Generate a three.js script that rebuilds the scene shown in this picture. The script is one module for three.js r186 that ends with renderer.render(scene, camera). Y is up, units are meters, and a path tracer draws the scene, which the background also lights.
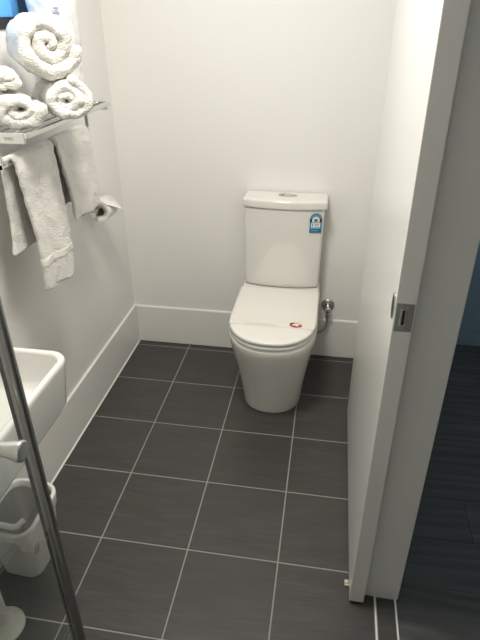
import * as THREE from 'three';
import { RoundedBoxGeometry } from 'three/addons/geometries/RoundedBoxGeometry.js';
import { mergeGeometries } from 'three/addons/utils/BufferGeometryUtils.js';
import { ImprovedNoise } from 'three/addons/math/ImprovedNoise.js';
import { RectAreaLightUniformsLib } from 'three/addons/lights/RectAreaLightUniformsLib.js';
RectAreaLightUniformsLib.init();

// ------------------------------------------------------------------ camera, sky, light, exposure
const scene = new THREE.Scene();
const camera = new THREE.PerspectiveCamera(61.18, 480 / 640, 0.02, 60);
{
  const yaw = -0.16595, pitch = 0.51847, roll = -0.00453;
  const cy = Math.cos(yaw), sy = Math.sin(yaw), cp = Math.cos(pitch), sp = Math.sin(pitch);
  const f = new THREE.Vector3(sy * cp, -sp, -cy * cp), r0 = new THREE.Vector3(cy, 0, sy), u0 = new THREE.Vector3().crossVectors(r0, f);
  const r = r0.clone().multiplyScalar(Math.cos(roll)).addScaledVector(u0, Math.sin(roll));
  const u = u0.clone().multiplyScalar(Math.cos(roll)).addScaledVector(r0, -Math.sin(roll));
  camera.quaternion.setFromRotationMatrix(new THREE.Matrix4().makeBasis(r, u, f.clone().negate()));
  camera.position.set(0.66993, 1.54868, 2.33665);
}
scene.add(camera);
scene.background = new THREE.Color().setRGB(0.74, 0.88, 1.0);
scene.backgroundIntensity = 0.6;
const renderer = new THREE.WebGLRenderer({ antialias: true });
renderer.toneMapping = THREE.LinearToneMapping;
renderer.toneMappingExposure = 3.75;
renderer.shadowMap.enabled = true;
const LAMP = { x: 0.33, y: 2.4, z: 1.20, size: 0.32, intensity: 19, color: new THREE.Color().setRGB(1.0, 0.945, 0.85) };

// ------------------------------------------------------------------ helpers
const V = (x, y, z) => new THREE.Vector3(x, y, z);
const noise = new ImprovedNoise();
let seed = 7;
const rnd = () => { seed = (seed * 1664525 + 1013904223) >>> 0; return seed / 4294967296; };
const taken = {};
function numbered(n) { const k = taken[n] = (taken[n] ?? -1) + 1; return k ? n + '_' + String(k).padStart(3, '0') : n; }
function obj(name, geo, m, parent = scene) {
  const list = Array.isArray(geo) ? geo : [geo];
  const g = list.length > 1 ? mergeGeometries(list.map(x => x.index ? x.toNonIndexed() : x)) : list[0];
  const o = new THREE.Mesh(g, m); o.name = parent === scene ? numbered(name) : name;
  o.castShadow = o.receiveShadow = true; parent.add(o); return o;
}
function tag(o, label, category, group, kind) {
  o.userData.label = label; if (category) o.userData.category = category;
  if (group) o.userData.group = group; if (kind) o.userData.kind = kind; return o;
}
function thing(name, label, category, p = [0, 0, 0], group) {
  const o = new THREE.Group(); o.name = numbered(name); o.position.set(...p); scene.add(o); return tag(o, label, category, group);
}
function struct(name, label, geo, m, category) {
  const o = geo ? obj(name, geo, m) : new THREE.Group();
  if (!geo) { o.name = numbered(name); scene.add(o); }
  return tag(o, label, category, null, 'structure');
}
const box = (x0, x1, y0, y1, z0, z1) => { const g = new THREE.BoxGeometry(x1 - x0, y1 - y0, z1 - z0); g.translate((x0 + x1) / 2, (y0 + y1) / 2, (z0 + z1) / 2); return uvMetres(g); };
const rbox = (x0, x1, y0, y1, z0, z1, r = 0.003, s = 3) => { const g = new RoundedBoxGeometry(x1 - x0, y1 - y0, z1 - z0, s, r); g.translate((x0 + x1) / 2, (y0 + y1) / 2, (z0 + z1) / 2); return uvMetres(g); };
function uvMetres(g, ox = 0, oy = 0) {               // box projection, metres
  const p = g.attributes.position, n = g.attributes.normal, uv = new Float32Array(p.count * 2);
  for (let i = 0; i < p.count; i++) {
    const ax = Math.abs(n.getX(i)), ay = Math.abs(n.getY(i)), az = Math.abs(n.getZ(i));
    const a = ay >= ax && ay >= az ? [p.getX(i), p.getZ(i)] : ax >= az ? [p.getZ(i), p.getY(i)] : [p.getX(i), p.getY(i)];
    uv[2 * i] = a[0] + ox; uv[2 * i + 1] = a[1] + oy;
  }
  g.setAttribute('uv', new THREE.BufferAttribute(uv, 2)); return g;
}
function cyl(r0, r1, a, b, seg = 24) {               // tapered cylinder from a (radius r0) to b (radius r1)
  const d = b.clone().sub(a), g = new THREE.CylinderGeometry(r1, r0, d.length(), seg);
  g.applyQuaternion(new THREE.Quaternion().setFromUnitVectors(V(0, 1, 0), d.normalize())); g.translate((a.x + b.x) / 2, (a.y + b.y) / 2, (a.z + b.z) / 2); return g;
}
function lathe(pts, seg = 40) { return new THREE.LatheGeometry(pts.map(p => new THREE.Vector2(...p)), seg); }
// closed rings of equal length joined into a surface; caps close the first and last ring
function loft(rings, capA = true, capB = true, close = true) {
  const N = rings[0].length, pos = [], uv = [], idx = []; let v = 0;
  rings.forEach((R, j) => {
    if (j) v += R[0].distanceTo(rings[j - 1][0]);
    let u = 0;
    for (let i = 0; i <= N; i++) { const q = R[i % N]; if (i) u += q.distanceTo(R[i - 1]); pos.push(q.x, q.y, q.z); uv.push(u, v); }
  });
  const M = N + 1;
  for (let j = 0; j + 1 < rings.length; j++) for (let i = 0; i < N; i++) { const a = j * M + i, b = a + 1, c = a + M, d = c + 1; idx.push(a, c, b, b, c, d); }
  const cap = (R, flip) => {
    const c = R.reduce((s, q) => s.add(q), V(0, 0, 0)).multiplyScalar(1 / N), k = pos.length / 3;
    pos.push(c.x, c.y, c.z); uv.push(c.x, c.z);
    for (let i = 0; i < N; i++) { pos.push(R[i].x, R[i].y, R[i].z); uv.push(R[i].x, R[i].z); }
    for (let i = 0; i < N; i++) { const a = k + 1 + i, b = k + 1 + (i + 1) % N; flip ? idx.push(k, b, a) : idx.push(k, a, b); }
  };
  if (capA) cap(rings[0], true);
  if (capB) cap(rings[rings.length - 1], false);
  const g = new THREE.BufferGeometry();
  g.setAttribute('position', new THREE.Float32BufferAttribute(pos, 3)); g.setAttribute('uv', new THREE.Float32BufferAttribute(uv, 2)); g.setIndex(idx);
  g.computeVertexNormals();
  // weld the normals on the seam
  const n = g.attributes.normal;
  for (let j = 0; j < rings.length; j++) { const a = j * M, b = a + N, s = V(n.getX(a) + n.getX(b), n.getY(a) + n.getY(b), n.getZ(a) + n.getZ(b)).normalize(); n.setXYZ(a, s.x, s.y, s.z); n.setXYZ(b, s.x, s.y, s.z); }
  return g;
}
// D-shaped outline seen from above: straight back at zb, round front at zf
function dRing(cx, hw, zb, zf, y, rb = 0.02, k = 1.0) {
  const P = [], depth = Math.min(hw * k, zf - zb - rb), zs = zf - depth;
  for (let i = 0; i < 6; i++) P.push(V(cx + (hw - rb) * (1 - 2 * i / 6), y, zb));                                  // back, right to left
  for (let i = 0; i < 6; i++) { const a = Math.PI / 2 * i / 6; P.push(V(cx - hw + rb - rb * Math.sin(a), y, zb + rb - rb * Math.cos(a))); }
  for (let i = 0; i < 6; i++) P.push(V(cx - hw, y, zb + rb + (zs - zb - rb) * i / 6));
  for (let i = 0; i < 30; i++) { const a = Math.PI * i / 30; P.push(V(cx - hw * Math.sign(Math.cos(a)) * Math.abs(Math.cos(a)) ** 0.86, y, zs + depth * Math.sin(a) ** 0.95)); }
  for (let i = 0; i < 6; i++) P.push(V(cx + hw, y, zs + (zb + rb - zs) * i / 6));
  for (let i = 0; i < 6; i++) { const a = Math.PI / 2 * i / 6; P.push(V(cx + hw - rb + rb * Math.cos(a), y, zb + rb - rb * Math.sin(a))); }
  return P.reverse();
}
// box outline with rounded corners whose front bows outwards
function bowRing(cx, hw, zb, zc, bow, y, r = 0.015) {
  const P = [], zf = x => zc - bow * ((x - cx) / hw) ** 2, zk = zc - bow;
  for (let i = 0; i < 6; i++) { const a = Math.PI / 2 * i / 6; P.push(V(cx + hw - r + r * Math.cos(a), y, zk - r + r * Math.sin(a))); }
  for (let i = 0; i < 20; i++) { const x = cx + (hw - r) * (1 - 2 * i / 20); P.push(V(x, y, zf(x) - (zf(cx + hw - r) - zk) * Math.abs((x - cx) / (hw - r)) ** 6)); }
  for (let i = 0; i < 6; i++) { const a = Math.PI / 2 * (1 + i / 6); P.push(V(cx - hw + r + r * Math.cos(a), y, zk - r + r * Math.sin(a))); }
  for (let i = 0; i < 5; i++) P.push(V(cx - hw, y, zk - r + (zb - zk + r) * i / 5));
  for (let i = 0; i < 8; i++) P.push(V(cx - hw + 2 * hw * i / 8, y, zb));
  for (let i = 0; i < 5; i++) P.push(V(cx + hw, y, zb + (zk - r - zb) * i / 5));
  return P.reverse();
}
function rrRing(cx, cz, hx, hz, r, y, n = 8, m = 5) {   // rounded rectangle
  const P = [], C = [[1, 1, 0], [-1, 1, 1], [-1, -1, 2], [1, -1, 3]];
  C.forEach(([sx, sz, q], k) => {
    for (let i = 0; i <= n; i++) { const a = Math.PI / 2 * (q + i / n); P.push(V(cx + sx * (hx - r) + r * Math.cos(a), y, cz + sz * (hz - r) + r * Math.sin(a))); }
    const last = P[P.length - 1], [tx, tz, tq] = C[(k + 1) % 4], a = Math.PI / 2 * tq, nx = cx + tx * (hx - r) + r * Math.cos(a), nz = cz + tz * (hz - r) + r * Math.sin(a);
    for (let i = 1; i <= m; i++) P.push(V(last.x + (nx - last.x) * i / (m + 1), y, last.z + (nz - last.z) * i / (m + 1)));
  });
  return P.reverse();
}
// a thick soft band (towel layer) swept along a path of {p, n, w}: n across its thickness, w across its width
function softBand(path, width, thick, { amp = 0.003, freq = 26, ring = 30, warp, seedAt = 0 } = {}) {
  const rings = [], L = path.length, er = thick / 2;
  const sec = [];
  const half = Math.floor(ring / 2) - 6, hw = width / 2 - er;
  for (let i = 0; i <= half; i++) sec.push([-hw + 2 * hw * i / half, er]);
  for (let i = 1; i < 6; i++) { const a = Math.PI / 2 - Math.PI * i / 6; sec.push([hw + er * Math.cos(a), er * Math.sin(a)]); }
  for (let i = 0; i <= half; i++) sec.push([hw - 2 * hw * i / half, -er]);
  for (let i = 1; i < 6; i++) { const a = -Math.PI / 2 - Math.PI * i / 6; sec.push([-hw + er * Math.cos(a), er * Math.sin(a)]); }
  const add = (f, k, s, along) => {
    const q = path[k];
    rings.push(sec.map(([a, b]) => {
      const p = q.p.clone().addScaledVector(q.w, a * (1 - (1 - s) * er / (width / 2))).addScaledVector(q.n, b * s).addScaledVector(q.t, along);
      if (warp) warp(p, a / (width / 2), f);
      const d = noise.noise(p.x * freq + seedAt, p.y * freq, p.z * freq) * amp + noise.noise(p.x * freq * 3, p.y * freq * 3 + seedAt, p.z * freq * 3) * amp * 0.55;
      return p.addScaledVector(q.n, b > 0 ? d : -d).addScaledVector(q.w, d * 0.7 * Math.sign(a));
    }));
  };
  for (let k = 0; k < L; k++) { const a = path[Math.max(0, k - 1)].p, b = path[Math.min(L - 1, k + 1)].p; path[k].t = b.clone().sub(a).normalize(); }
  for (let i = 0; i < 4; i++) { const a = Math.PI / 2 * (1 - i / 4); add(0, 0, Math.max(0.03, Math.cos(a)), -er * Math.sin(a)); }
  for (let k = 0; k < L; k++) add(k / (L - 1), k, 1, 0);
  for (let i = 1; i <= 4; i++) { const a = Math.PI / 2 * i / 4; add(1, L - 1, Math.max(0.03, Math.cos(a)), er * Math.sin(a)); }
  return loft(rings);
}

// ------------------------------------------------------------------ textures (grain only) and materials
function dataTex(w, h, f, srgb) {
  const d = new Uint8Array(w * h * 4);
  for (let y = 0; y < h; y++) for (let x = 0; x < w; x++) { const c = f(x / w, y / h); for (let k = 0; k < 3; k++) d[(y * w + x) * 4 + k] = Math.max(0, Math.min(255, 255 * c[k])); d[(y * w + x) * 4 + 3] = 255; }
  const t = new THREE.DataTexture(d, w, h); t.wrapS = t.wrapT = THREE.RepeatWrapping; t.magFilter = t.minFilter = THREE.LinearFilter;
  if (srgb) t.colorSpace = THREE.SRGBColorSpace; t.needsUpdate = true; return t;
}
// noise that repeats every unit: blend of shifted copies
function tile2(fx, fy, sx, sy, z) {
  const n = (x, y) => noise.noise(x * sx + 3.1, y * sy + 1.7, z);
  return (n(fx, fy) * (1 - fx) * (1 - fy) + n(fx - 1, fy) * fx * (1 - fy) + n(fx, fy - 1) * (1 - fx) * fy + n(fx - 1, fy - 1) * fx * fy) * 1.3;
}
const streak = (x, y) => 0.5 * tile2(x, y, 5, 60, 0.3) + 0.35 * tile2(x, y, 9, 120, 4.7) + 0.3 * tile2(x, y, 3, 9, 9.1);
const tileMap = dataTex(512, 512, (x, y) => { const s = streak(x, y) * 0.06 + (rnd() - 0.5) * 0.022, w = tile2(x, y, 4, 14, 20) * 0.02; return [0.256 + s + w, 0.254 + s, 0.248 + s - w]; }, true);
const tileBump = dataTex(512, 512, (x, y) => { const s = 0.5 + streak(x, y) * 0.5; return [s, s, s]; });
const woodMap = dataTex(512, 512, (x, y) => {
  const bend = tile2(x, y, 2, 4, 3) * 0.16, g = Math.sin((y + bend) * 70) * 0.4 + tile2(x, y, 4, 90, 6) * 0.8 + tile2(x, y, 3, 14, 8) * 0.7;
  const s = g * 0.06; return [0.300 + s, 0.297 + s, 0.290 + s];
}, true);
const terryMap = dataTex(256, 256, () => { const s = rnd(); return [s, s, s]; });
const terry = terryMap.clone(); terry.repeat.set(2.2, 2.2); terry.needsUpdate = true;
const soft = dataTex(256, 256, (x, y) => { const s = 0.5 + 0.5 * tile2(x, y, 20, 20, 2) + (rnd() - 0.5) * 0.1; return [s, s, s]; });
const paintBump = soft.clone(); paintBump.repeat.set(5, 5); paintBump.needsUpdate = true;
const bMap = (t, rx, ry) => { const c = t.clone(); c.repeat.set(rx, ry); c.needsUpdate = true; return c; };
const rgb = (r, g, b) => new THREE.Color().setRGB(r, g, b);
const std = (o) => new THREE.MeshStandardMaterial(o), phy = (o) => new THREE.MeshPhysicalMaterial(o);
const M = {
  wall: std({ color: rgb(0.86, 0.85, 0.825), roughness: 0.42, bumpMap: paintBump, bumpScale: 0.0002 }),
  ceiling: std({ color: rgb(0.87, 0.865, 0.85), roughness: 0.9 }),
  skirting: std({ color: rgb(0.83, 0.825, 0.80), roughness: 0.16 }),
  bead: std({ color: rgb(0.86, 0.85, 0.82), roughness: 0.35 }),
  door: phy({ color: rgb(0.82, 0.815, 0.78), roughness: 0.30, clearcoat: 0.4, clearcoatRoughness: 0.18 }),
  tile: std({ map: bMap(tileMap, 1.7, 1.7), roughness: 0.42, bumpMap: bMap(tileBump, 1.7, 1.7), bumpScale: 0.0003 }),
  grout: std({ color: rgb(0.33, 0.315, 0.29), roughness: 0.85, bumpMap: bMap(soft, 30, 30), bumpScale: 0.0004 }),
  wood: std({ map: bMap(woodMap, 0.8, 1.9), roughness: 0.55, bumpMap: bMap(woodMap, 0.8, 1.9), bumpScale: 0.0004 }),
  plankGap: std({ color: rgb(0.008, 0.008, 0.008), roughness: 0.9 }),
  blue: std({ color: rgb(0.19, 0.26, 0.32), roughness: 0.7 }),
  ceramic: phy({ color: rgb(0.80, 0.785, 0.745), roughness: 0.10, clearcoat: 0.6, clearcoatRoughness: 0.04 }),
  basin: phy({ color: rgb(0.80, 0.79, 0.765), roughness: 0.14, clearcoat: 0.5, clearcoatRoughness: 0.05 }),
  seat: std({ color: rgb(0.80, 0.785, 0.745), roughness: 0.22 }),
  chrome: std({ color: rgb(0.72, 0.72, 0.71), metalness: 1, roughness: 0.13 }),
  satin: std({ color: rgb(0.44, 0.44, 0.43), metalness: 1, roughness: 0.30 }),
  knob: std({ color: rgb(0.62, 0.62, 0.60), metalness: 1, roughness: 0.33 }),
  dark: std({ color: rgb(0.012, 0.012, 0.012), roughness: 0.55 }),
  braid: std({ color: rgb(0.38, 0.38, 0.37), metalness: 0.8, roughness: 0.4, bumpMap: bMap(soft, 60, 60), bumpScale: 0.0008 }),
  windowFrame: std({ color: rgb(0.012, 0.012, 0.014), roughness: 0.4 }),
  frosted: phy({ color: rgb(0.42, 0.72, 0.97), transmission: 1, thickness: 0, roughness: 0.5, ior: 1.45 }),
  glass: phy({ color: rgb(0.985, 0.995, 0.99), transmission: 1, thickness: 0, roughness: 0.0, ior: 1.45 }),
  towel: phy({ color: rgb(0.75, 0.735, 0.70), roughness: 0.95, sheen: 0.2, sheenRoughness: 0.6, sheenColor: rgb(1, 1, 1), bumpMap: terry, bumpScale: 0.0028 }),
  band: phy({ color: rgb(0.80, 0.78, 0.735), roughness: 0.5, sheen: 0.3, sheenColor: rgb(1, 1, 1), bumpMap: bMap(soft, 8, 8), bumpScale: 0.0006 }),
  paper: std({ color: rgb(0.84, 0.82, 0.78), roughness: 0.9, bumpMap: bMap(soft, 12, 12), bumpScale: 0.0004 }),
  card: std({ color: rgb(0.40, 0.33, 0.25), roughness: 0.9 }),
  plastic: phy({ color: rgb(0.80, 0.795, 0.775), roughness: 0.35, clearcoat: 0.2 }),
  wrap: phy({ color: rgb(0.82, 0.815, 0.83), roughness: 0.32, clearcoat: 0.5, clearcoatRoughness: 0.2, bumpMap: bMap(soft, 4, 4), bumpScale: 0.0009 }),
  liner: std({ color: rgb(0.22, 0.22, 0.215), roughness: 0.45, side: THREE.DoubleSide, bumpMap: bMap(soft, 5, 5), bumpScale: 0.002 }),
  post: std({ color: rgb(0.34, 0.34, 0.335), metalness: 1, roughness: 0.28 }),
  cream: std({ color: rgb(0.70, 0.64, 0.48), roughness: 0.4 }),
  pvc: std({ color: rgb(0.78, 0.76, 0.69), roughness: 0.35 }),
};
function printed(w, h, draw, m = {}) {
  const c = document.createElement('canvas'); c.width = w; c.height = h; const x = c.getContext('2d'); draw(x, w, h);
  const t = new THREE.CanvasTexture(c); t.colorSpace = THREE.SRGBColorSpace; return std({ map: t, roughness: 0.4, ...m });
}
function fitUV(g, ax = 'x', ay = 'y', flipY = false) {   // uv 0..1 over the bounding box
  g.computeBoundingBox(); const b = g.boundingBox, p = g.attributes.position, uv = new Float32Array(p.count * 2), get = { x: i => p.getX(i), y: i => p.getY(i), z: i => p.getZ(i) };
  for (let i = 0; i < p.count; i++) { uv[2 * i] = (get[ax](i) - b.min[ax]) / (b.max[ax] - b.min[ax]); const t = (get[ay](i) - b.min[ay]) / (b.max[ay] - b.min[ay]); uv[2 * i + 1] = flipY ? 1 - t : t; }
  g.setAttribute('uv', new THREE.BufferAttribute(uv, 2)); return g;
}

// ------------------------------------------------------------------ the room
const XL = -0.29, XR = 0.869, XO = 0.972, ZB = -0.045, ZF = 2.75, H = 2.4, DZ0 = 1.27, DZ1 = 2.12, DH = 2.06;
// floor: grout bed and single tiles
function tileGeo(w, d, ou, ov) {                       // chamfered slab, top at y = 0
  const c = 0.0012, T = 0.007, q = [], P = (x, y, z) => [x, y, z];
  const a = [P(-w / 2, -T, -d / 2), P(w / 2, -T, -d / 2), P(w / 2, -T, d / 2), P(-w / 2, -T, d / 2)], b = a.map(v => P(v[0], -c, v[2])), t = a.map(v => P(v[0] - Math.sign(v[0]) * c, 0, v[2] - Math.sign(v[2]) * c));
  const quad = (A, B, C, D) => q.push(...A, ...B, ...C, ...A, ...C, ...D);
  quad(t[0], t[3], t[2], t[1]);
  for (let i = 0; i < 4; i++) { const j = (i + 1) % 4; quad(b[i], t[i], t[j], b[j]); quad(a[i], b[i], b[j], a[j]); }
  const g = new THREE.BufferGeometry(); g.setAttribute('position', new THREE.Float32BufferAttribute(q, 3)); g.computeVertexNormals(); return uvMetres(g, ou, ov);
}
const floor = struct('floor', 'dark charcoal square floor tiles with pale grout lines', null, null, 'floor');
obj('grout_bed', box(XL, 0.963, -0.06, -0.0016, ZB, ZF), M.grout, floor);
{
  const G = 0.0045, xs = [XL, 0, 0.3, 0.6, 0.9005], zs = [ZB, 0]; for (let k = 1; k <= 9; k++) zs.push(0.3 * k); zs.push(ZF);
  const cache = {};
  const lay = (x0, x1, z0, z1, name = 'tile') => {
    const w = +(x1 - x0 - G).toFixed(4), d = +(z1 - z0 - G).toFixed(4), v = Math.floor(rnd() * 6), key = [w, d, v].join();
    const g = cache[key] ??= tileGeo(w, d, v * 0.137 + 0.05, v * 0.211);
    const t = obj(name, g, M.tile, floor); t.position.set((x0 + x1) / 2, (rnd() - 0.5) * 0.0003, (z0 + z1) / 2);
  };
  for (let i = 0; i < 4; i++) for (let j = 0; j + 1 < zs.length; j++) {
    if (i < 3) { lay(xs[i], xs[i + 1], zs[j], zs[j + 1]); continue; }
    if (zs[j + 1] <= DZ0) lay(0.6, XR, zs[j], zs[j + 1]);
    else if (zs[j] < DZ1) lay(0.6, 0.9005, Math.max(zs[j], zs[j] < DZ0 ? zs[j] : 0), zs[j + 1]);
    else lay(0.6, XR, zs[j], zs[j + 1]);
  }
  lay(0.9055, 0.9615, DZ0, (DZ0 + DZ1) / 2, 'threshold_tile'); lay(0.9055, 0.9615, (DZ0 + DZ1) / 2, DZ1, 'threshold_tile');
}
struct('trim_1', 'thin pale metal strip along the bathroom side of the doorway threshold', rbox(0.9008, 0.9052, -0.004, 0.0008, DZ0, DZ1, 0.0006, 1), M.bead, 'trim');
struct('trim_2', 'thin pale metal strip where threshold meets the dark wood floor', rbox(0.9612, 0.9656, -0.004, 0.0008, DZ0, DZ1, 0.0006, 1), M.bead, 'trim');
// walls
struct('wall_back', 'plain white wall behind the toilet', box(XL - 0.12, XO, -0.06, H, ZB - 0.12, ZB), M.wall, 'wall');
struct('wall_front', 'plain white wall opposite the toilet', box(XL - 0.12, XO, -0.06, H, ZF, ZF + 0.12), M.wall, 'wall');
const WZ0 = 0.512, WZ1 = 1.11, WY0 = 1.505, WY1 = 2.1;
struct('wall_left', 'white wall carrying the towel shelf, toilet roll and window', [box(XL - 0.12, XL, -0.06, WY0, ZB, ZF), box(XL - 0.12, XL, WY1, H, ZB, ZF), box(XL - 0.12, XL, WY0, WY1, ZB, WZ0), box(XL - 0.12, XL, WY0, WY1, WZ1, ZF)], M.wall, 'wall');
struct('wall_right', 'white wall that the sliding door stands open against', [rbox(XR, XO, -0.06, H, ZB, DZ0, 0.004), rbox(XR, XO, -0.06, H, DZ1, ZF, 0.004), box(XR, XO, DH, H, DZ0 - 0.01, DZ1 + 0.01)], M.door, 'wall');
struct('ceiling', 'plain white bathroom ceiling', box(XL - 0.12, XO, H, H + 0.1, ZB - 0.12, ZF + 0.12), M.ceiling, 'ceiling');
// skirting
function skirt(name, label, x0, x1, z0, z1, inward) {
  const s = struct(name, label, null, null, 'skirting');
  obj('skirting_board', rbox(x0, x1, 0.0015, 0.212, z0, z1, 0.0025, 2), M.skirting, s);
  return s;
}
const bl = skirt('baseboard_left', 'glossy white tile skirting along the left wall', XL, XL + 0.010, ZB, 1.855);
obj('sealant_bead', cyl(0.006, 0.006, V(XL + 0.004, 0.2125, ZB), V(XL + 0.004, 0.2125, 1.855), 10), M.bead, bl);
obj('sealant_bead', cyl(0.004, 0.004, V(XL + 0.011, 0.0005, ZB + 0.01), V(XL + 0.011, 0.0005, 1.855), 8), M.bead, bl);
const bb = skirt('baseboard_back', 'glossy white tile skirting along the wall behind the toilet', XL + 0.010, XR, ZB, ZB + 0.009);
obj('sealant_bead', cyl(0.004, 0.004, V(XL + 0.01, 0.2125, ZB + 0.003), V(XR - 0.01, 0.2125, ZB + 0.003), 10), M.bead, bb);
skirt('baseboard_right', 'glossy white tile skirting on the wall behind the sliding door', XR - 0.008, XR, ZB + 0.009, 0.394);
// window in the left wall
{
  const w = struct('window_1', 'black framed frosted window above the towel shelf', null, null, 'window');
  const x0 = XL - 0.055, x1 = XL + 0.004, f = 0.032;
  obj('sill_bar', rbox(x0, x1, WY0, WY0 + f, WZ0, WZ1, 0.003), M.windowFrame, w); obj('head_bar', rbox(x0, x1, WY1 - f, WY1, WZ0, WZ1, 0.003), M.windowFrame, w);
  obj('jamb', rbox(x0, x1, WY0 + f, WY1 - f, WZ0, WZ0 + f, 0.003), M.windowFrame, w); obj('jamb', rbox(x0, x1, WY0 + f, WY1 - f, WZ1 - f, WZ1, 0.003), M.windowFrame, w);
  obj('pane', box(XL - 0.035, XL - 0.030, WY0 + f, WY1 - f, WZ0 + f, WZ1 - f), M.frosted, w);
}
// sliding door, parked open in front of the right wall
{
  const d = struct('door_1', 'white sliding door parked open along the right wall', null, null, 'door');
  const z0 = 0.40, z1 = 1.305, x0 = 0.825, x1 = 0.8672;
  obj('door_panel', rbox(x0, x1, 0.012, 2.05, z0, z1, 0.002, 2), M.door, d);
  const ep = obj('edge_pull', rbox(x0 + 0.003, x1 - 0.003, 0.955, 1.022, z1 - 0.004, z1 + 0.0016, 0.0012, 2), M.satin, d);
  ep.userData.label = 'chrome edge pull plate';
  obj('slot', rbox(x0 + 0.017, x0 + 0.022, 0.972, 1.006, z1 + 0.0008, z1 + 0.0022, 0.0006, 1), M.dark, ep);
  obj('lever', rbox(x0 + 0.0115, x0 + 0.0165, 0.968, 1.010, z1 + 0.0008, z1 + 0.0042, 0.0012, 2), M.chrome, ep);
  obj('lever', rbox(x0 + 0.0235, x0 + 0.027, 0.962, 1.014, z1 + 0.0008, z1 + 0.003, 0.001, 2), M.chrome, ep);
  // flush pull on the face: rim plate around a dark cup
  const s = new THREE.Shape(); s.absellipse(0, 0, 0.018, 0.030, 0, Math.PI * 2); const hole = new THREE.Path(); hole.absellipse(0, 0, 0.0160, 0.0280, 0, Math.PI * 2); s.holes.push(hole);
  const rim = new THREE.ExtrudeGeometry(s, { depth: 0.001, bevelEnabled: true, bevelSize: 0.0006, bevelThickness: 0.0006, bevelSegments: 2, curveSegments: 24 });
  rim.rotateY(-Math.PI / 2); rim.translate(x0 - 0.0005, 1.002, 1.279);
  const fp = obj('flush_pull', rim, M.satin, d); fp.userData.label = 'oval chrome flush pull';
  const s2 = new THREE.Shape(); s2.absellipse(0, 0, 0.0162, 0.0282, 0, Math.PI * 2); const cup = new THREE.ExtrudeGeometry(s2, { depth: 0.0022, bevelEnabled: false, curveSegments: 24 }); cup.rotateY(-Math.PI / 2); cup.translate(x0, 1.002, 1.279);
  obj('cup', cup, M.dark, fp);
  obj('bottom_guide', [rbox(x0 + 0.006, x0 + 0.016, 0.0005, 0.013, z1 - 0.075, z1 - 0.006, 0.002, 2), rbox(x0 + 0.021, x1 - 0.006, 0.0005, 0.013, z1 - 0.075, z1 - 0.006, 0.002, 2)], M.dark, d).userData.label = 'black guide under the door';
  obj('top_hanger', rbox(x0 + 0.010, x1 - 0.010, 2.045, 2.088, z0 + 0.1, z1 - 0.1, 0.002, 2), M.satin, d);
  struct('trim_3', 'white sliding door track above the open door', rbox(0.815, XR, 2.088, 2.125, 0.20, 2.20, 0.003), M.door, 'trim');
  const g = thing('floor_guide', 'tiny cream plastic guide on the floor at the sliding door', 'door guide', [0.818, 0, 1.239]);
  obj('cap', lathe([[0, 0.010], [0.004, 0.0098], [0.0058, 0.008], [0.006, 0.003], [0.0062, 0]], 16), M.cream, g);
  obj('foot', rbox(-0.0055, 0.0075, 0, 0.0035, -0.010, 0.010, 0.001, 1), M.cream, g);
}
// bedroom beyond the doorway
{
  const BX = 2.6, BZ0 = -0.27, BZ1 = 3.6;
  const bf = struct('floor', 'dark wood plank floor of the room beyond the doorway', null, null, 'floor');
  obj('underlay', box(0.9632, BX, -0.06, -0.004, BZ0, BZ1), M.plankGap, bf);
  const pw = 0.185, cache = [];
  for (let k = 0, z = BZ0; z < BZ1 - 0.01; z += pw, k++) {
    let x = 0.9662;
    const cuts = [x, 1.2 + rnd() * 0.8, 2.15 + rnd() * 0.3, BX];
    for (let i = 0; i < 3; i++) {
      const w = cuts[i + 1] - cuts[i] - 0.0015, d = Math.min(pw, BZ1 - z) - 0.0015;
      const g = tileGeo(w, d, rnd() * 3, rnd() * 3); const t = obj('plank', g, M.wood, bf); t.position.set((cuts[i] + cuts[i + 1]) / 2, 0, z + pw / 2);
    }
  }
  struct('wall_bedroom_back', 'blue wall of the room beyond the doorway', box(XO, BX, -0.06, H, BZ0 - 0.1, BZ0), M.blue, 'wall');
  struct('baseboard_bedroom', 'blue painted skirting along the blue bedroom wall', rbox(XO, BX, 0, 0.07, BZ0, BZ0 + 0.012, 0.003), M.blue, 'skirting');
  struct('wall_bedroom_right', 'far side wall of the room beyond the doorway', [box(BX, BX + 0.1, -0.06, 0.6, BZ0 - 0.1, BZ1 + 0.1), box(BX, BX + 0.1, 2.1, H, BZ0 - 0.1, BZ1 + 0.1), box(BX, BX + 0.1, 0.6, 2.1, BZ0 - 0.1, 0.2), box(BX, BX + 0.1, 0.6, 2.1, 1.1, BZ1 + 0.1)], M.wall, 'wall');
  const w = struct('window_2', 'window in the side wall of the room beyond the doorway', null, null, 'window'), f = 0.04;
  obj('sill_bar', rbox(BX + .01, BX + .07, 0.6, 0.6 + f, 0.2, 1.1, .003), M.windowFrame, w); obj('head_bar', rbox(BX + .01, BX + .07, 2.1 - f, 2.1, 0.2, 1.1, .003), M.windowFrame, w);
  for (const z of [0.2, 1.1 - f]) obj('jamb', rbox(BX + .01, BX + .07, 0.6 + f, 2.1 - f, z, z + f, .003), M.windowFrame, w);
  obj('pane', box(BX + .035, BX + .04, 0.6 + f, 2.1 - f, 0.2 + f, 1.1 - f), M.glass, w);
  struct('wall_bedroom_front', 'front wall of the room beyond the doorway', [box(XO, BX, -0.06, H, BZ1, BZ1 + 0.1), box(XR, XO, -0.06, H, ZF + 0.12, BZ1 + 0.1), box(XR, XO, -0.06, H, BZ0 - 0.1, ZB - 0.12)], M.wall, 'wall');
  struct('ceiling', 'plain white ceiling of the room beyond the doorway', box(XR, BX + 0.1, H, H + 0.1, BZ0 - 0.1, BZ1 + 0.1).translate(0.1, 0, 0), M.ceiling, 'ceiling');
}
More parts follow.
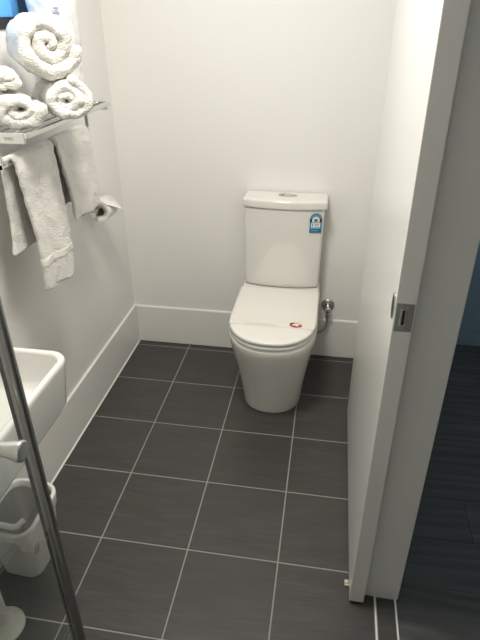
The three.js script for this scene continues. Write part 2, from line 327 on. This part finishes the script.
// ceiling lamp
{
  const l = thing('ceiling_light', 'round white ceiling light above the middle of the bathroom', 'ceiling light', [LAMP.x, H, LAMP.z]);
  obj('base', lathe([[0, -0.001], [0.19, -0.001], [0.19, -0.03], [0.175, -0.036], [0.172, -0.03]], 48), M.plastic, l);
  obj('diffuser', lathe([[0.174, -0.032], [0.15, -0.042], [0.08, -0.048], [0, -0.05]], 48), std({ color: rgb(0.8, 0.8, 0.78), roughness: 0.5, emissive: LAMP.color, emissiveIntensity: 1.5 }), l);
  const a = new THREE.RectAreaLight(LAMP.color, LAMP.intensity, LAMP.size, LAMP.size); a.position.set(0, -0.056, 0); a.rotation.x = -Math.PI / 2; l.add(a);
}

// ------------------------------------------------------------------ toilet
{
  const cx = 0.483, cz = 0.25, t = thing('toilet', 'white close-coupled toilet with closed lid against the back wall', 'toilet', [cx, 0, cz]);
  const put = (n, g, m, p = t) => { (Array.isArray(g) ? g : [g]).forEach(x => x.translate(-cx, 0, -cz)); return obj(n, g, m, p); };
  const zb = ZB + 0.011, S = [[0, .129, .457], [.004, .131, .461], [.05, .135, .470], [.12, .143, .489], [.20, .154, .516], [.28, .167, .548], [.33, .176, .569], [.365, .1815, .581], [.387, .183, .585], [.400, .181, .583], [.405, .175, .577]];
  put('pan', loft(S.map(([y, hw, zf]) => dRing(cx, hw, zb, zf, y, .02, 1.12))), M.ceramic);
  put('deck', loft([[.395, .178, .100], [.424, .178, .102], [.432, .175, .099], [.434, .170, .094]].map(([y, hw, zf]) => bowRing(cx, hw, zb, zf, .006, y, .014))), M.ceramic);
  const seatR = (i, y, z0) => dRing(cx, .1775 - i, z0 + i, .588 - i, y, .012, 1.12);
  put('seat', loft([seatR(.004, .4075, .113), seatR(.001, .409, .113), seatR(0, .412, .113), seatR(0, .419, .113), seatR(.002, .4225, .113), seatR(.006, .424, .113)]), M.seat);
  put('lid', loft([seatR(.005, .4275, .108), seatR(.001, .429, .108), seatR(-.002, .432, .108), seatR(-.002, .439, .108), seatR(0, .4425, .108), seatR(.004, .4445, .108), seatR(.012, .4455, .108)]), M.seat);
  for (const s of [-1, 1]) put('hinge', cyl(.009, .009, V(cx + s * .075 - .02, .424, .112), V(cx + s * .075 + .02, .424, .112), 16), M.seat);
  // cistern
  const tk = [[.437, .166, .080], [.441, .170, .085], [.452, .171, .087], [.803, .176, .091], [.808, .175, .090]];
  const tank = put('cistern', loft(tk.map(([y, hw, z]) => bowRing(cx + .001, hw, zb, z, .020, y, .018))), M.ceramic);
  const lid = put('cistern_lid', loft([[.810, .178, .093], [.812, .182, .097], [.817, .184, .099], [.839, .184, .099], [.8455, .182, .097], [.849, .176, .091]].map(([y, hw, z]) => bowRing(cx + .004, hw, zb - .004, z, .020, y, .018))), M.ceramic);
  // dual flush button
  const oval = (rx, rz, h, a0, a1) => { const s = new THREE.Shape(); s.absellipse(0, 0, rx, rz, a0, a1); const g = new THREE.ExtrudeGeometry(s, { depth: h, bevelEnabled: true, bevelSize: .001, bevelThickness: .001, bevelSegments: 2, curveSegments: 30 }); g.rotateX(-Math.PI / 2); return g; };
  const fx = .495, fz = .012;
  const fl = put('flush_plate', oval(.041, .020, .002, 0, Math.PI * 2).translate(fx, .8485, fz), M.chrome, lid);
  put('flush_button', oval(.035, .0155, .0025, Math.PI * .62, Math.PI * 1.38).translate(fx - .001, .851, fz), M.satin, lid);
  put('flush_button', oval(.035, .0155, .0025, -Math.PI * .56, Math.PI * .56).translate(fx + .001, .851, fz), M.chrome, lid);
  // printed paper band laid over the lid
  const band = printed(512, 96, (x, w, h) => {
    x.fillStyle = '#e3e0d7'; x.fillRect(0, 0, w, h);
    x.strokeStyle = 'rgba(150,140,130,0.55)'; x.lineWidth = 2; x.beginPath(); x.moveTo(0, h - 3); x.lineTo(w, h - 3); x.stroke();
    x.strokeStyle = 'rgba(120,105,90,0.75)'; x.lineWidth = 2.5; x.beginPath(); x.moveTo(95, 74);
    for (let k = 0; k < 34; k++) x.lineTo(98 + k * 5.6, 75 + (k % 3 - 1) * 3.2 + k * 0.12); x.stroke();
    x.fillStyle = '#c5312b'; x.beginPath(); x.ellipse(400, 62, 38, 25, 0.1, 0, 7); x.fill();
    x.fillStyle = '#e3e0d7'; x.beginPath(); x.ellipse(404, 58, 26, 15, 0.1, 0, 7); x.fill();
    x.fillStyle = '#3a2c2a'; x.beginPath(); x.ellipse(378, 46, 14, 8, -0.4, 0, 7); x.fill(); x.beginPath(); x.ellipse(424, 66, 12, 6, 0.5, 0, 7); x.fill();
    x.fillStyle = '#c5312b'; x.beginPath(); x.ellipse(396, 72, 13, 7, 0.2, 0, 7); x.fill();
  }, { roughness: 0.7 });
  const zc = .4275, zh = .037;
  const sb = thing('paper_band', 'white printed paper band with red emblem across toilet lid', 'paper band', [cx, .4458, zc]);
  const top = obj('strip', fitUV(box(-.172, .172, 0, .0005, -zh, zh), 'x', 'z', true), band, sb);
  // water rating sticker on the cistern
  const label = printed(160, 256, (x, w, h) => {
    x.fillStyle = '#2e86b4'; x.fillRect(0, 0, w, h);
    x.fillStyle = '#dfe6e6'; x.beginPath(); x.arc(w / 2, 92, 50, Math.PI, 0); x.lineTo(w / 2 + 50, 118); x.lineTo(w / 2 - 50, 118); x.fill();
    x.fillStyle = '#1b2226'; x.fillRect(0, 62, 28, 52); x.fillRect(w - 30, 62, 30, 52);
    x.fillStyle = '#59666b'; x.fillRect(58, 74, 44, 36);
    x.fillStyle = '#e9c9a2'; x.beginPath(); for (let k = 0; k < 5; k++) { const a = Math.PI * (1.15 + k * 0.175); x.moveTo(w / 2 + 66 * Math.cos(a) + 6, 92 + 66 * Math.sin(a)); x.arc(w / 2 + 66 * Math.cos(a), 92 + 66 * Math.sin(a), 6, 0, 7); } x.fill();
    x.fillStyle = '#e4edf0'; x.fillRect(20, 128, w - 40, 58); x.fillStyle = '#2e86b4'; x.fillRect(34, 138, 12, 36);
    x.fillStyle = '#c98f7a'; x.fillRect(66, 140, 58, 14); x.fillStyle = '#8fb7c9'; x.fillRect(66, 162, 58, 10);
    x.fillStyle = '#1f6a98'; x.fillRect(0, 206, w, 50); x.fillStyle = '#9fd0e4'; x.fillRect(14, 196, w - 28, 5); x.fillRect(20, 226, w - 60, 6);
  }, { roughness: 0.35 });
  const sh = new THREE.Shape(); const lw = .026, y1 = .026; sh.moveTo(-lw, -.043); sh.lineTo(lw, -.043); sh.lineTo(lw, y1 - .008); sh.absarc(0, y1 - .008, lw, 0, Math.PI); sh.lineTo(-lw, -.043);
  const lg = fitUV(new THREE.ExtrudeGeometry(sh, { depth: .0006, bevelEnabled: false, curveSegments: 16 })); lg.rotateY(.19); lg.translate(.625, .753, .0795);
  put('rating_sticker', lg, label).userData.label = 'blue water rating sticker';
}
// stop valve and hose
{
  const p = [.709, .295, ZB], v = thing('stop_valve', 'chrome wall stop valve with flexible hose beside toilet', 'valve', p);
  const fl = lathe([[.032, 0], [.032, .003], [.027, .008], [.015, .010], [.013, .012]], 28); fl.rotateX(Math.PI / 2); obj('wall_flange', fl, M.satin, v);
  obj('body', [cyl(.011, .011, V(0, 0, .005), V(0, 0, .045), 20), cyl(.009, .009, V(0, 0, .034), V(0, -.034, .034), 18)], M.chrome, v);
  const kn = lathe([[0, 0], [.012, 0], [.0155, .004], [.0155, .016], [.012, .021], [0, .022]], 12); kn.rotateX(Math.PI / 2); kn.translate(0, .001, .045); obj('handle', kn, M.chrome, v);
  obj('hose_nut', cyl(.0105, .0105, V(0, -.032, .034), V(0, -.054, .034), 6), M.satin, v);
  const c = new THREE.CatmullRomCurve3([V(0, -.05, .034), V(.001, -.08, .034), V(-.006, -.108, .036), V(-.022, -.128, .040), V(-.045, -.136, .042), V(-.075, -.134, .042)]);
  obj('hose', new THREE.TubeGeometry(c, 40, .0065, 12), M.braid, v);
}

// ------------------------------------------------------------------ wash basin, waste pipe, bin
{
  const x0 = XL + 0.001, x1 = 0.064, z0 = 1.285, z1 = 1.815, cx = (x0 + x1) / 2, cz = (z0 + z1) / 2, hx = (x1 - x0) / 2, hz = (z1 - z0) / 2, yt = 0.812;
  const b = thing('wash_basin', 'white ceramic wash basin hung on the left wall', 'basin', [cx, 0.672, cz]);
  const R = (ix, iz, y, r) => rrRing(0, 0, hx - ix, hz - iz, r, y - 0.66);
  const back = (ring, x) => { ring.forEach(q => { if (q.x < -hx + x + .02 && x) q.x = Math.max(q.x, -hx + x); }); return ring; };
  obj('bowl', loft([R(.028, .04, .655, .05), R(.016, .020, .660, .055), R(.008, .008, .675, .055), R(.002, .003, .75, .05), R(0, .001, .785, .045), R(0, 0, .794, .045), R(.003, .003, .799, .044), R(.008, .008, .8005, .04), R(.013, .013, .799, .038), R(.017, .017, .793, .036), R(.021, .021, .76, .04), R(.026, .03, .72, .045), R(.036, .044, .700, .05), R(.06, .07, .693, .05), R(.12, .2, .690, .04)]), M.basin, b);
  obj('tap_ledge', rbox(-hx + .016, -hx + .085, .10, .136, -hz + .016, hz - .016, .006), M.basin, b);
  const wst = lathe([[0, .002], [.018, .002], [.022, .001], [.023, 0]], 24); wst.translate(.02, .0305, 0); obj('waste', wst, M.chrome, b);
  const tp = thing('basin_tap', 'chrome mixer tap on the back ledge of the basin', 'tap', [XL + .05, .808, 1.63]);
  obj('body', lathe([[.024, 0], [.024, .005], [.02, .008], [.02, .09], [.018, .096], [0, .098]], 28), M.chrome, tp);
  obj('spout', rbox(.005, .105, .05, .068, -.011, .011, .005), M.chrome, tp);
  obj('lever', rbox(-.012, .055, .100, .109, -.008, .008, .003), M.chrome, tp);
  const w = thing('waste_pipe', 'white plastic waste pipe with round floor flange under basin', 'pipe', [-.163, 0, 1.540]);
  obj('pipe', cyl(.0235, .0235, V(0, .002, 0), V(0, .62, 0), 28), M.pvc, w);
  obj('collar', lathe([[.0235, .615], [.03, .613], [.03, .664], [.0235, .666]], 28), M.pvc, w);
  obj('flange', lathe([[.060, 0], [.0615, .003], [.060, .007], [.055, .010], [.046, .013], [.036, .019], [.031, .026], [.0285, .034], [.0238, .036]], 40), M.pvc, w);
}
{
  const c = [-.195, 0, 1.303], b = thing('waste_bin', 'small white plastic waste bin with open top under basin', 'bin', c);
  b.rotation.y = -0.06;
  const Hh = .235, at = (t, inset = 0) => [.066 + .016 * t - inset, .078 + .021 * t - inset, .036 + .010 * t];
  const rr = (t, i, dy = 0) => { const [hx, hz, r] = at(t, i); return rrRing(0, 0, hx, hz, Math.max(.01, r - i), t * Hh + dy, 8, 6); };
  obj('body', loft([rr(.0, .008, .001), rr(.006, .003), rr(.03, 0), rr(.3, 0), rr(.6, 0), rr(.97, 0), rr(.97, .003), rr(.6, .003), rr(.3, .003), rr(.05, .003), rr(.04, .012)]), M.plastic, b);
  // collar round the top with a rolled edge that dips at the front
  const dip = (ring, k = 1) => { ring.forEach(q => { const f = THREE.MathUtils.smoothstep(q.z, .0, .09); q.y -= .010 * f * k; }); return ring; };
  obj('rim', loft([rr(.80, .001), rr(.80, -.004), rr(.83, -.006), rr(.96, -.007), rr(1.0, -.006), rr(1.012, -.002), rr(1.014, .003), rr(1.0, .007), rr(.93, .008), rr(.90, .006), rr(.90, .001)].map(r => dip(r)), false, false), M.plastic, b);
  obj('liner', loft([rr(.965, .0045), rr(.6, .0048), rr(.3, .005), rr(.07, .0055), rr(.06, .016)], false, true), M.liner, b).userData.label = 'grey bin liner';
  // raised inner lip along the front edge
  const pts = []; for (let k = 0; k <= 24; k++) { const a = -1 + 2 * k / 24, e = Math.abs(a); pts.push(V(a * .062, Hh + .008 + .012 * THREE.MathUtils.smoothstep(e, .7, 1), .083 - .022 * Math.max(0, e - .55) ** 1.4 / .32)); }
  obj('front_lip', new THREE.TubeGeometry(new THREE.CatmullRomCurve3(pts), 40, .0085, 12), M.plastic, b);
  const pm = printed(64, 96, (x, w, h) => { x.fillStyle = '#e9e7e2'; x.fillRect(0, 0, w, h); x.strokeStyle = '#c0504a'; x.lineWidth = 7; for (let k = 0; k < 3; k++) { x.beginPath(); x.moveTo(14 + k * 14, 84); x.quadraticCurveTo(8 + k * 16, 40, 26 + k * 12, 12); x.stroke(); } }, { roughness: 0.4 });
  // the mark follows the rounded corner between front and side
  const gp = [], gu = [], gi = []; for (let j = 0; j <= 6; j++) for (let i = 0; i <= 8; i++) {
    const t = .42 + .22 * j / 6, [hx, hz, r] = at(t, -.0006), a = .50 - .75 * i / 8, b = Math.max(0, a);
    gp.push(hx - r + r * Math.cos(b), t * Hh, hz - r + r * Math.sin(b) + r * Math.min(0, a)); gu.push(i / 8, j / 6);
    if (i < 8 && j < 6) { const q = j * 9 + i; gi.push(q, q + 1, q + 9, q + 1, q + 10, q + 9); }
  }
  const gg = new THREE.BufferGeometry(); gg.setAttribute('position', new THREE.Float32BufferAttribute(gp, 3)); gg.setAttribute('uv', new THREE.Float32BufferAttribute(gu, 2)); gg.setIndex(gi); gg.computeVertexNormals();
  obj('printed_mark', gg, pm, b).userData.label = 'red slanting strokes';
}

// ------------------------------------------------------------------ shower enclosure
{
  const px = 0.315, pz = 1.86, yt = 1.95;
  const s = thing('shower_screen', 'fixed clear glass shower panel with metal corner post', 'shower screen', [px, 0, pz]);
  const post = new THREE.Shape(); post.absellipse(0, 0, .0066, .0075, 0, Math.PI * 2);
  obj('corner_post', new THREE.ExtrudeGeometry(post, { depth: yt - .004, bevelEnabled: true, bevelSize: .001, bevelThickness: .001, curveSegments: 24 }).rotateX(-Math.PI / 2).translate(0, .003, 0), M.post, s);
  obj('seal', rbox(-.0115, -.0065, .02, yt - .02, -.003, .006, .001, 1), M.dark, s).userData.label = 'black seal strip';
  obj('pane', box(XL - px + .006, -.0115, .018, yt - .01, -.003, .003), M.glass, s);
  obj('bottom_rail', rbox(XL - px + .001, -.008, 0.001, .02, -.008, .008, .002, 2), M.satin, s); obj('top_rail', rbox(XL - px + .001, -.008, yt - .012, yt + .008, -.008, .008, .002, 2), M.satin, s);
  const d = thing('shower_door', 'clear glass shower door with a small metal knob', 'shower door', [px, 0, pz]);
  const L = ZF - pz;
  obj('pane', box(-.003, .003, .024, yt - .014, .0105, L - .012), M.glass, d);
  obj('bottom_rail', rbox(-.008, .008, .001, .022, .010, L - .004, .002, 2), M.satin, d); obj('top_rail', rbox(-.008, .008, yt - .014, yt + .006, .010, L - .004, .002, 2), M.satin, d);
  obj('wall_rail', rbox(-.009, .009, .022, yt - .014, L - .016, L - .002, .002, 2), M.satin, d);
  const kn = lathe([[0, 0], [.0085, 0], [.0088, .004], [.0100, .014], [.0122, .023], [.0130, .028], [.0126, .0303], [.010, .0312], [0, .031]], 32); kn.rotateZ(-Math.PI / 2); kn.translate(.003, 1.113, .061);
  obj('knob', kn, M.knob, d).userData.label = 'flared metal knob';
  const kb = lathe([[0, 0], [.009, 0], [.009, .012], [0, .013]], 24); kb.rotateZ(Math.PI / 2); kb.translate(-.003, 1.113, .061); obj('knob_backing', kb, M.knob, d);
}

// ------------------------------------------------------------------ towel shelf and what it carries
const SH = { x: -0.09, y: 1.287, z0: 0.48, z1: 1.037, rx: -0.176, ry: 1.197 };
{
  const s = thing('towel_shelf', 'chrome towel shelf with lower hanging rail on the left wall', 'towel shelf', [XL, SH.y, (SH.z0 + SH.z1) / 2]);
  const put = (n, g) => { (Array.isArray(g) ? g : [g]).forEach(x => x.translate(-XL, -SH.y, -(SH.z0 + SH.z1) / 2)); return obj(n, g, M.chrome, s); };
  put('front_rail', rbox(SH.x - .006, SH.x + .006, SH.y - .015, SH.y - .002, SH.z0 - .004, SH.z1 + .002, .002, 2));
  for (let k = 0; k < 4; k++) put('shelf_rod', cyl(.0042, .0042, V(-.128 - .04 * k, SH.y - .005, SH.z0), V(-.128 - .04 * k, SH.y - .005, SH.z1), 14));
  for (const z of [SH.z0, SH.z1]) {
    put('end_bracket', rbox(XL + .001, SH.x - .004, SH.y - .028, SH.y - .001, z - .003, z + .003, .0015, 2));
    put('wall_plate', rbox(XL, XL + .007, SH.y - .042, SH.y + .012, z - .022, z + .022, .002, 2));
    put('drop_arm', rbox(SH.rx - .006, SH.rx + .006, SH.ry - .007, SH.y - .02, z - .003, z + .003, .0015, 2));
  }
  put('hanging_rail', cyl(.0065, .0065, V(SH.rx, SH.ry, SH.z0 - .003), V(SH.rx, SH.ry, SH.z1 + .003), 18));
  const mk = printed(96, 32, (x, w, h) => { x.fillStyle = '#c9c9c6'; x.fillRect(0, 0, w, h); x.fillStyle = '#77776f'; x.fillRect(20, 12, 14, 8); x.fillRect(42, 13, 22, 6); x.fillRect(70, 12, 8, 8); }, { metalness: 0.6, roughness: 0.3 });
  const mg = fitUV(rbox(-.150, -.122, SH.y - .020, SH.y - .010, SH.z1 + .0028, SH.z1 + .0034, .0002, 1)); mg.translate(-XL, -SH.y, -(SH.z0 + SH.z1) / 2);
  obj('maker_mark', mg, mk, s);
}
// rolled towels: thick bands wound into a spiral, their ends turned to the room
const AX = V(0.62, 0, 0.7846), AU = V(0.7846, 0, -0.62);   // roll axis; horizontal across it
function roll(label, front, rx, ry, L, turns, rIn, phase, seedAt, dir = 1) {
  const t = thing('rolled_towel', label, 'towel', [0, 0, 0], 'rolled towels on the shelf');
  const R = Math.max(rx, ry), pitch = (R - rIn) / (turns), thick = pitch * 0.93, N = Math.round(46 * turns), path = [];
  const c = V(...front).addScaledVector(AX, -L / 2);
  for (let i = 0; i <= N; i++) {
    const th = i / N * turns * Math.PI * 2, r = rIn + pitch * (th / (Math.PI * 2)) - thick / 2 * Math.min(1, i / N * 1.0), a = phase + dir * th;
    const wob = 1 + 0.035 * noise.noise(th * 0.9, seedAt, 1.3);
    const ca = Math.cos(a), sa = Math.sin(a), ux = r * wob * rx / R, uy = r * wob * ry / R;
    const p = c.clone().addScaledVector(AU, ca * ux).add(V(0, sa * uy, 0)).addScaledVector(AX, 0.008 * noise.noise(th * 0.5, 4.2, seedAt) - 0.004 * (1 - i / N));
    path.push({ p, n: AU.clone().multiplyScalar(ca).add(V(0, sa, 0)).normalize(), w: AX.clone() });
  }
  obj('towel_roll', softBand(path, L, thick, { amp: 0.0075, freq: 22, seedAt, ring: 44 }), M.towel, t);
  const base = V(c.x, front[1] - ry, c.z);
  t.children.forEach(m => m.geometry.translate(-base.x, -base.y, -base.z)); t.position.copy(base);
  return t;
}
roll('large rolled white towel on top of the shelf pile', [-.064, 1.477, .885], .092, .089, .20, 1.9, .012, 0.3, 3.3);
roll('smaller rolled white towel at the right under the large roll', [-.032, 1.344, .888], .073, .057, .21, 2.0, .010, 1.2, 9.1);
roll('flattened white towel at the left end of the shelf pile', [-.124, 1.330, .990], .073, .0425, .17, 1.6, .012, 2.4, 15.7);
roll('small rolled white face cloth on the flattened towel', [-.146, 1.398, .968], .040, .025, .12, 1.5, .008, 1.0, 21.9);
// wrapped bundle behind the rolls
{
  const t = thing('wrapped_bundle', 'white plastic wrapped bundle standing behind the large rolled towel', 'bundle', [-.192, SH.y, .575]);
  const rings = [], Hh = .315, N = 48;
  for (let j = 0; j <= 40; j++) {
    const v = j / 40, e = Math.min(1, Math.min(v, 1 - v) / .12), k = 0.80 + 0.20 * Math.sqrt(1 - (1 - e) ** 2);
    rings.push(Array.from({ length: N }, (_, i) => {
      const a = -i / N * Math.PI * 2, q = Math.pow(Math.abs(Math.cos(a)) ** 4 + Math.abs(Math.sin(a)) ** 4, -0.25), rr = (.80 + .20 * v) * (.067 - .005 * Math.exp(-(((v - .5) / .05) ** 2))) * k * q;
      const d = noise.noise(Math.cos(a) * 4, v * 9, Math.sin(a) * 4) * .005 + Math.abs(noise.noise(Math.cos(a) * 9, v * 20, Math.sin(a) * 9)) * .003;
      return V((rr + d) * Math.cos(a), v * Hh, (rr + d) * Math.sin(a) * 0.92);
    }));
  }
  obj('wrapping', loft(rings), M.wrap, t);
  const pm = printed(64, 32, (x, w, h) => { x.fillStyle = '#e3e1e6'; x.fillRect(0, 0, w, h); x.fillStyle = '#8d88a3'; x.fillRect(10, 6, 44, 9); x.fillRect(16, 19, 32, 7); }, { roughness: 0.5 });
  obj('printed_mark', fitUV(rbox(.030, .052, .262, .276, .0625, .0640, .0004, 1)), pm, t);
}
// hanging hand towels
function hanging(label, z0, z1, front, back, skewBack, slope, seedAt, banded) {
  const zc = (z0 + z1) / 2, t = thing('hand_towel', label, 'towel', [SH.rx, SH.ry, zc], 'towels over the hanging rail');
  const path = [], r = .0145, th = .0145, W = V(0, 0, 1), nF = 46;
  for (let k = 0; k <= 24; k++) { const v = 1 - k / 24, y = -back * v; path.push({ p: V(-r - .004 * v, y, 0), n: V(-1, 0, 0), w: W, s: v, side: -1 }); }
  for (let k = 1; k < 10; k++) { const a = Math.PI * (1 - k / 10); path.push({ p: V(r * Math.cos(a), r * Math.sin(a), 0), n: V(Math.cos(a), Math.sin(a), 0), w: W, side: 0, s: 0 }); }
  for (let k = 0; k <= nF; k++) { const v = k / nF; path.push({ p: V(r + .010 * Math.sin(v * 2.2) , -front * v, 0), n: V(1, 0, 0), w: W, side: 1, s: v }); }
  const warp = (p, a, f) => {
    const down = Math.max(0, -p.y), isB = p.x < 0, len = isB ? back : front, v = Math.min(1, down / len);
    if (isB) p.z += skewBack * (0.35 + 0.65 * v);
    p.y -= isB ? 0 : slope * v * (-a) * 0.5;
    const fold = 0.006 * Math.sin(a * 5.2 + seedAt + v * 1.4) * (0.35 + 0.65 * v);
    p.x += isB ? -Math.abs(fold) * 0.4 : fold + 0.006 * v;
    p.z += (0.006 * Math.sin(v * 5 + seedAt)) * v - (isB ? 0 : a * 0.010 * v);
  };
  obj('cloth', softBand(path, z1 - z0, th, { amp: 0.003, freq: 30, seedAt, ring: 56, warp }), M.towel, t);
  if (banded) {                                        // woven border near the hem, slightly proud of the pile
    for (const [v0, v1, m, e] of [[.755, .775, M.band, .0014], [.785, .80, M.band, .0014]]) {
      const seg = path.filter(q => q.side === 1 && q.s >= v0 - .012 && q.s <= v1 + .012).map(q => ({ ...q, p: q.p.clone(), n: q.n.clone() }));
      obj('woven_border', softBand(seg, z1 - z0 + .002, th + 2 * e, { amp: 0.003, freq: 30, seedAt, ring: 56, warp }), m, t);
    }
  }
  return t;
}
hanging('longer white hand towel with woven border hanging over the rail', .778, .998, .385, .245, .032, .03, 2.2, true);
hanging('shorter plain white hand towel hanging nearer the toilet roll', .525, .755, .245, .20, .0, .012, 7.4, false);
// toilet roll and holder
{
  const c = V(-.226, .868, .322), L = .098, R = .043;
  const h = thing('toilet_roll_holder', 'chrome toilet roll holder on the left wall', 'holder', [XL, c.y, .39]);
  const put = (n, g) => { g.translate(-XL, -c.y, -.39); return obj(n, g, M.chrome, h); };
  put('wall_plate', rbox(XL, XL + .006, c.y - .025, c.y + .025, .377, .427, .002, 2));
  put('arm', rbox(XL + .004, c.x + .008, c.y - .007, c.y + .007, .396, .408, .003, 2));
  put('spindle', cyl(.0075, .0075, V(c.x, c.y, .402), V(c.x, c.y, .262), 18));
  const off = .0115, t = thing('toilet_roll', 'white toilet roll with pointed loose end on wall holder', 'toilet roll', [c.x, c.y - off, c.z]);
  const prof = [[.0195, -L / 2], [R - .002, -L / 2], [R, -L / 2 + .002], [R, L / 2 - .002], [R - .002, L / 2], [.0195, L / 2], [.0195, -L / 2]];
  obj('paper_roll', lathe(prof, 48).rotateX(Math.PI / 2), M.paper, t);
  obj('cardboard_core', lathe([[.0198, -L / 2 + .001], [.0198, L / 2 - .001], [.0190, L / 2 - .001], [.0190, -L / 2 + .001], [.0198, -L / 2 + .001]], 32).rotateX(Math.PI / 2), M.card, t);
  // loose end: leaves the top of the roll, folded to a point
  const rings = [], n = 26;
  for (let k = 0; k <= n; k++) {
    const v = k / n, arc = .45; let x, y, nx, ny;
    if (v < arc) { const a = Math.PI * (0.72 - 0.42 * v / arc); x = (R + .002) * Math.cos(a); y = (R + .002) * Math.sin(a); nx = Math.cos(a); ny = Math.sin(a); }
    else { const a = Math.PI * .30, s = (v - arc) / (1 - arc) * .062; x = (R + .002) * Math.cos(a) + s * Math.sin(a) * 0.95; y = (R + .002) * Math.sin(a) - s * Math.cos(a) * 0.9 - s * s * 2.2; nx = Math.cos(a); ny = Math.sin(a); }
    const w = v < .55 ? L / 2 : L / 2 * Math.max(.03, 1 - (v - .55) / .45), zc = -(L / 2 - w) * 0.25;
    rings.push([V(x + nx * .0008, y + ny * .0008, zc - w), V(x + nx * .0008, y + ny * .0008, zc + w), V(x, y, zc + w), V(x, y, zc - w)]);
  }
  obj('loose_sheet', loft(rings), M.paper, t);
}

scene.traverse(o => { if (o.isMesh) o.castShadow = o.receiveShadow = true; });
renderer.render(scene, camera);
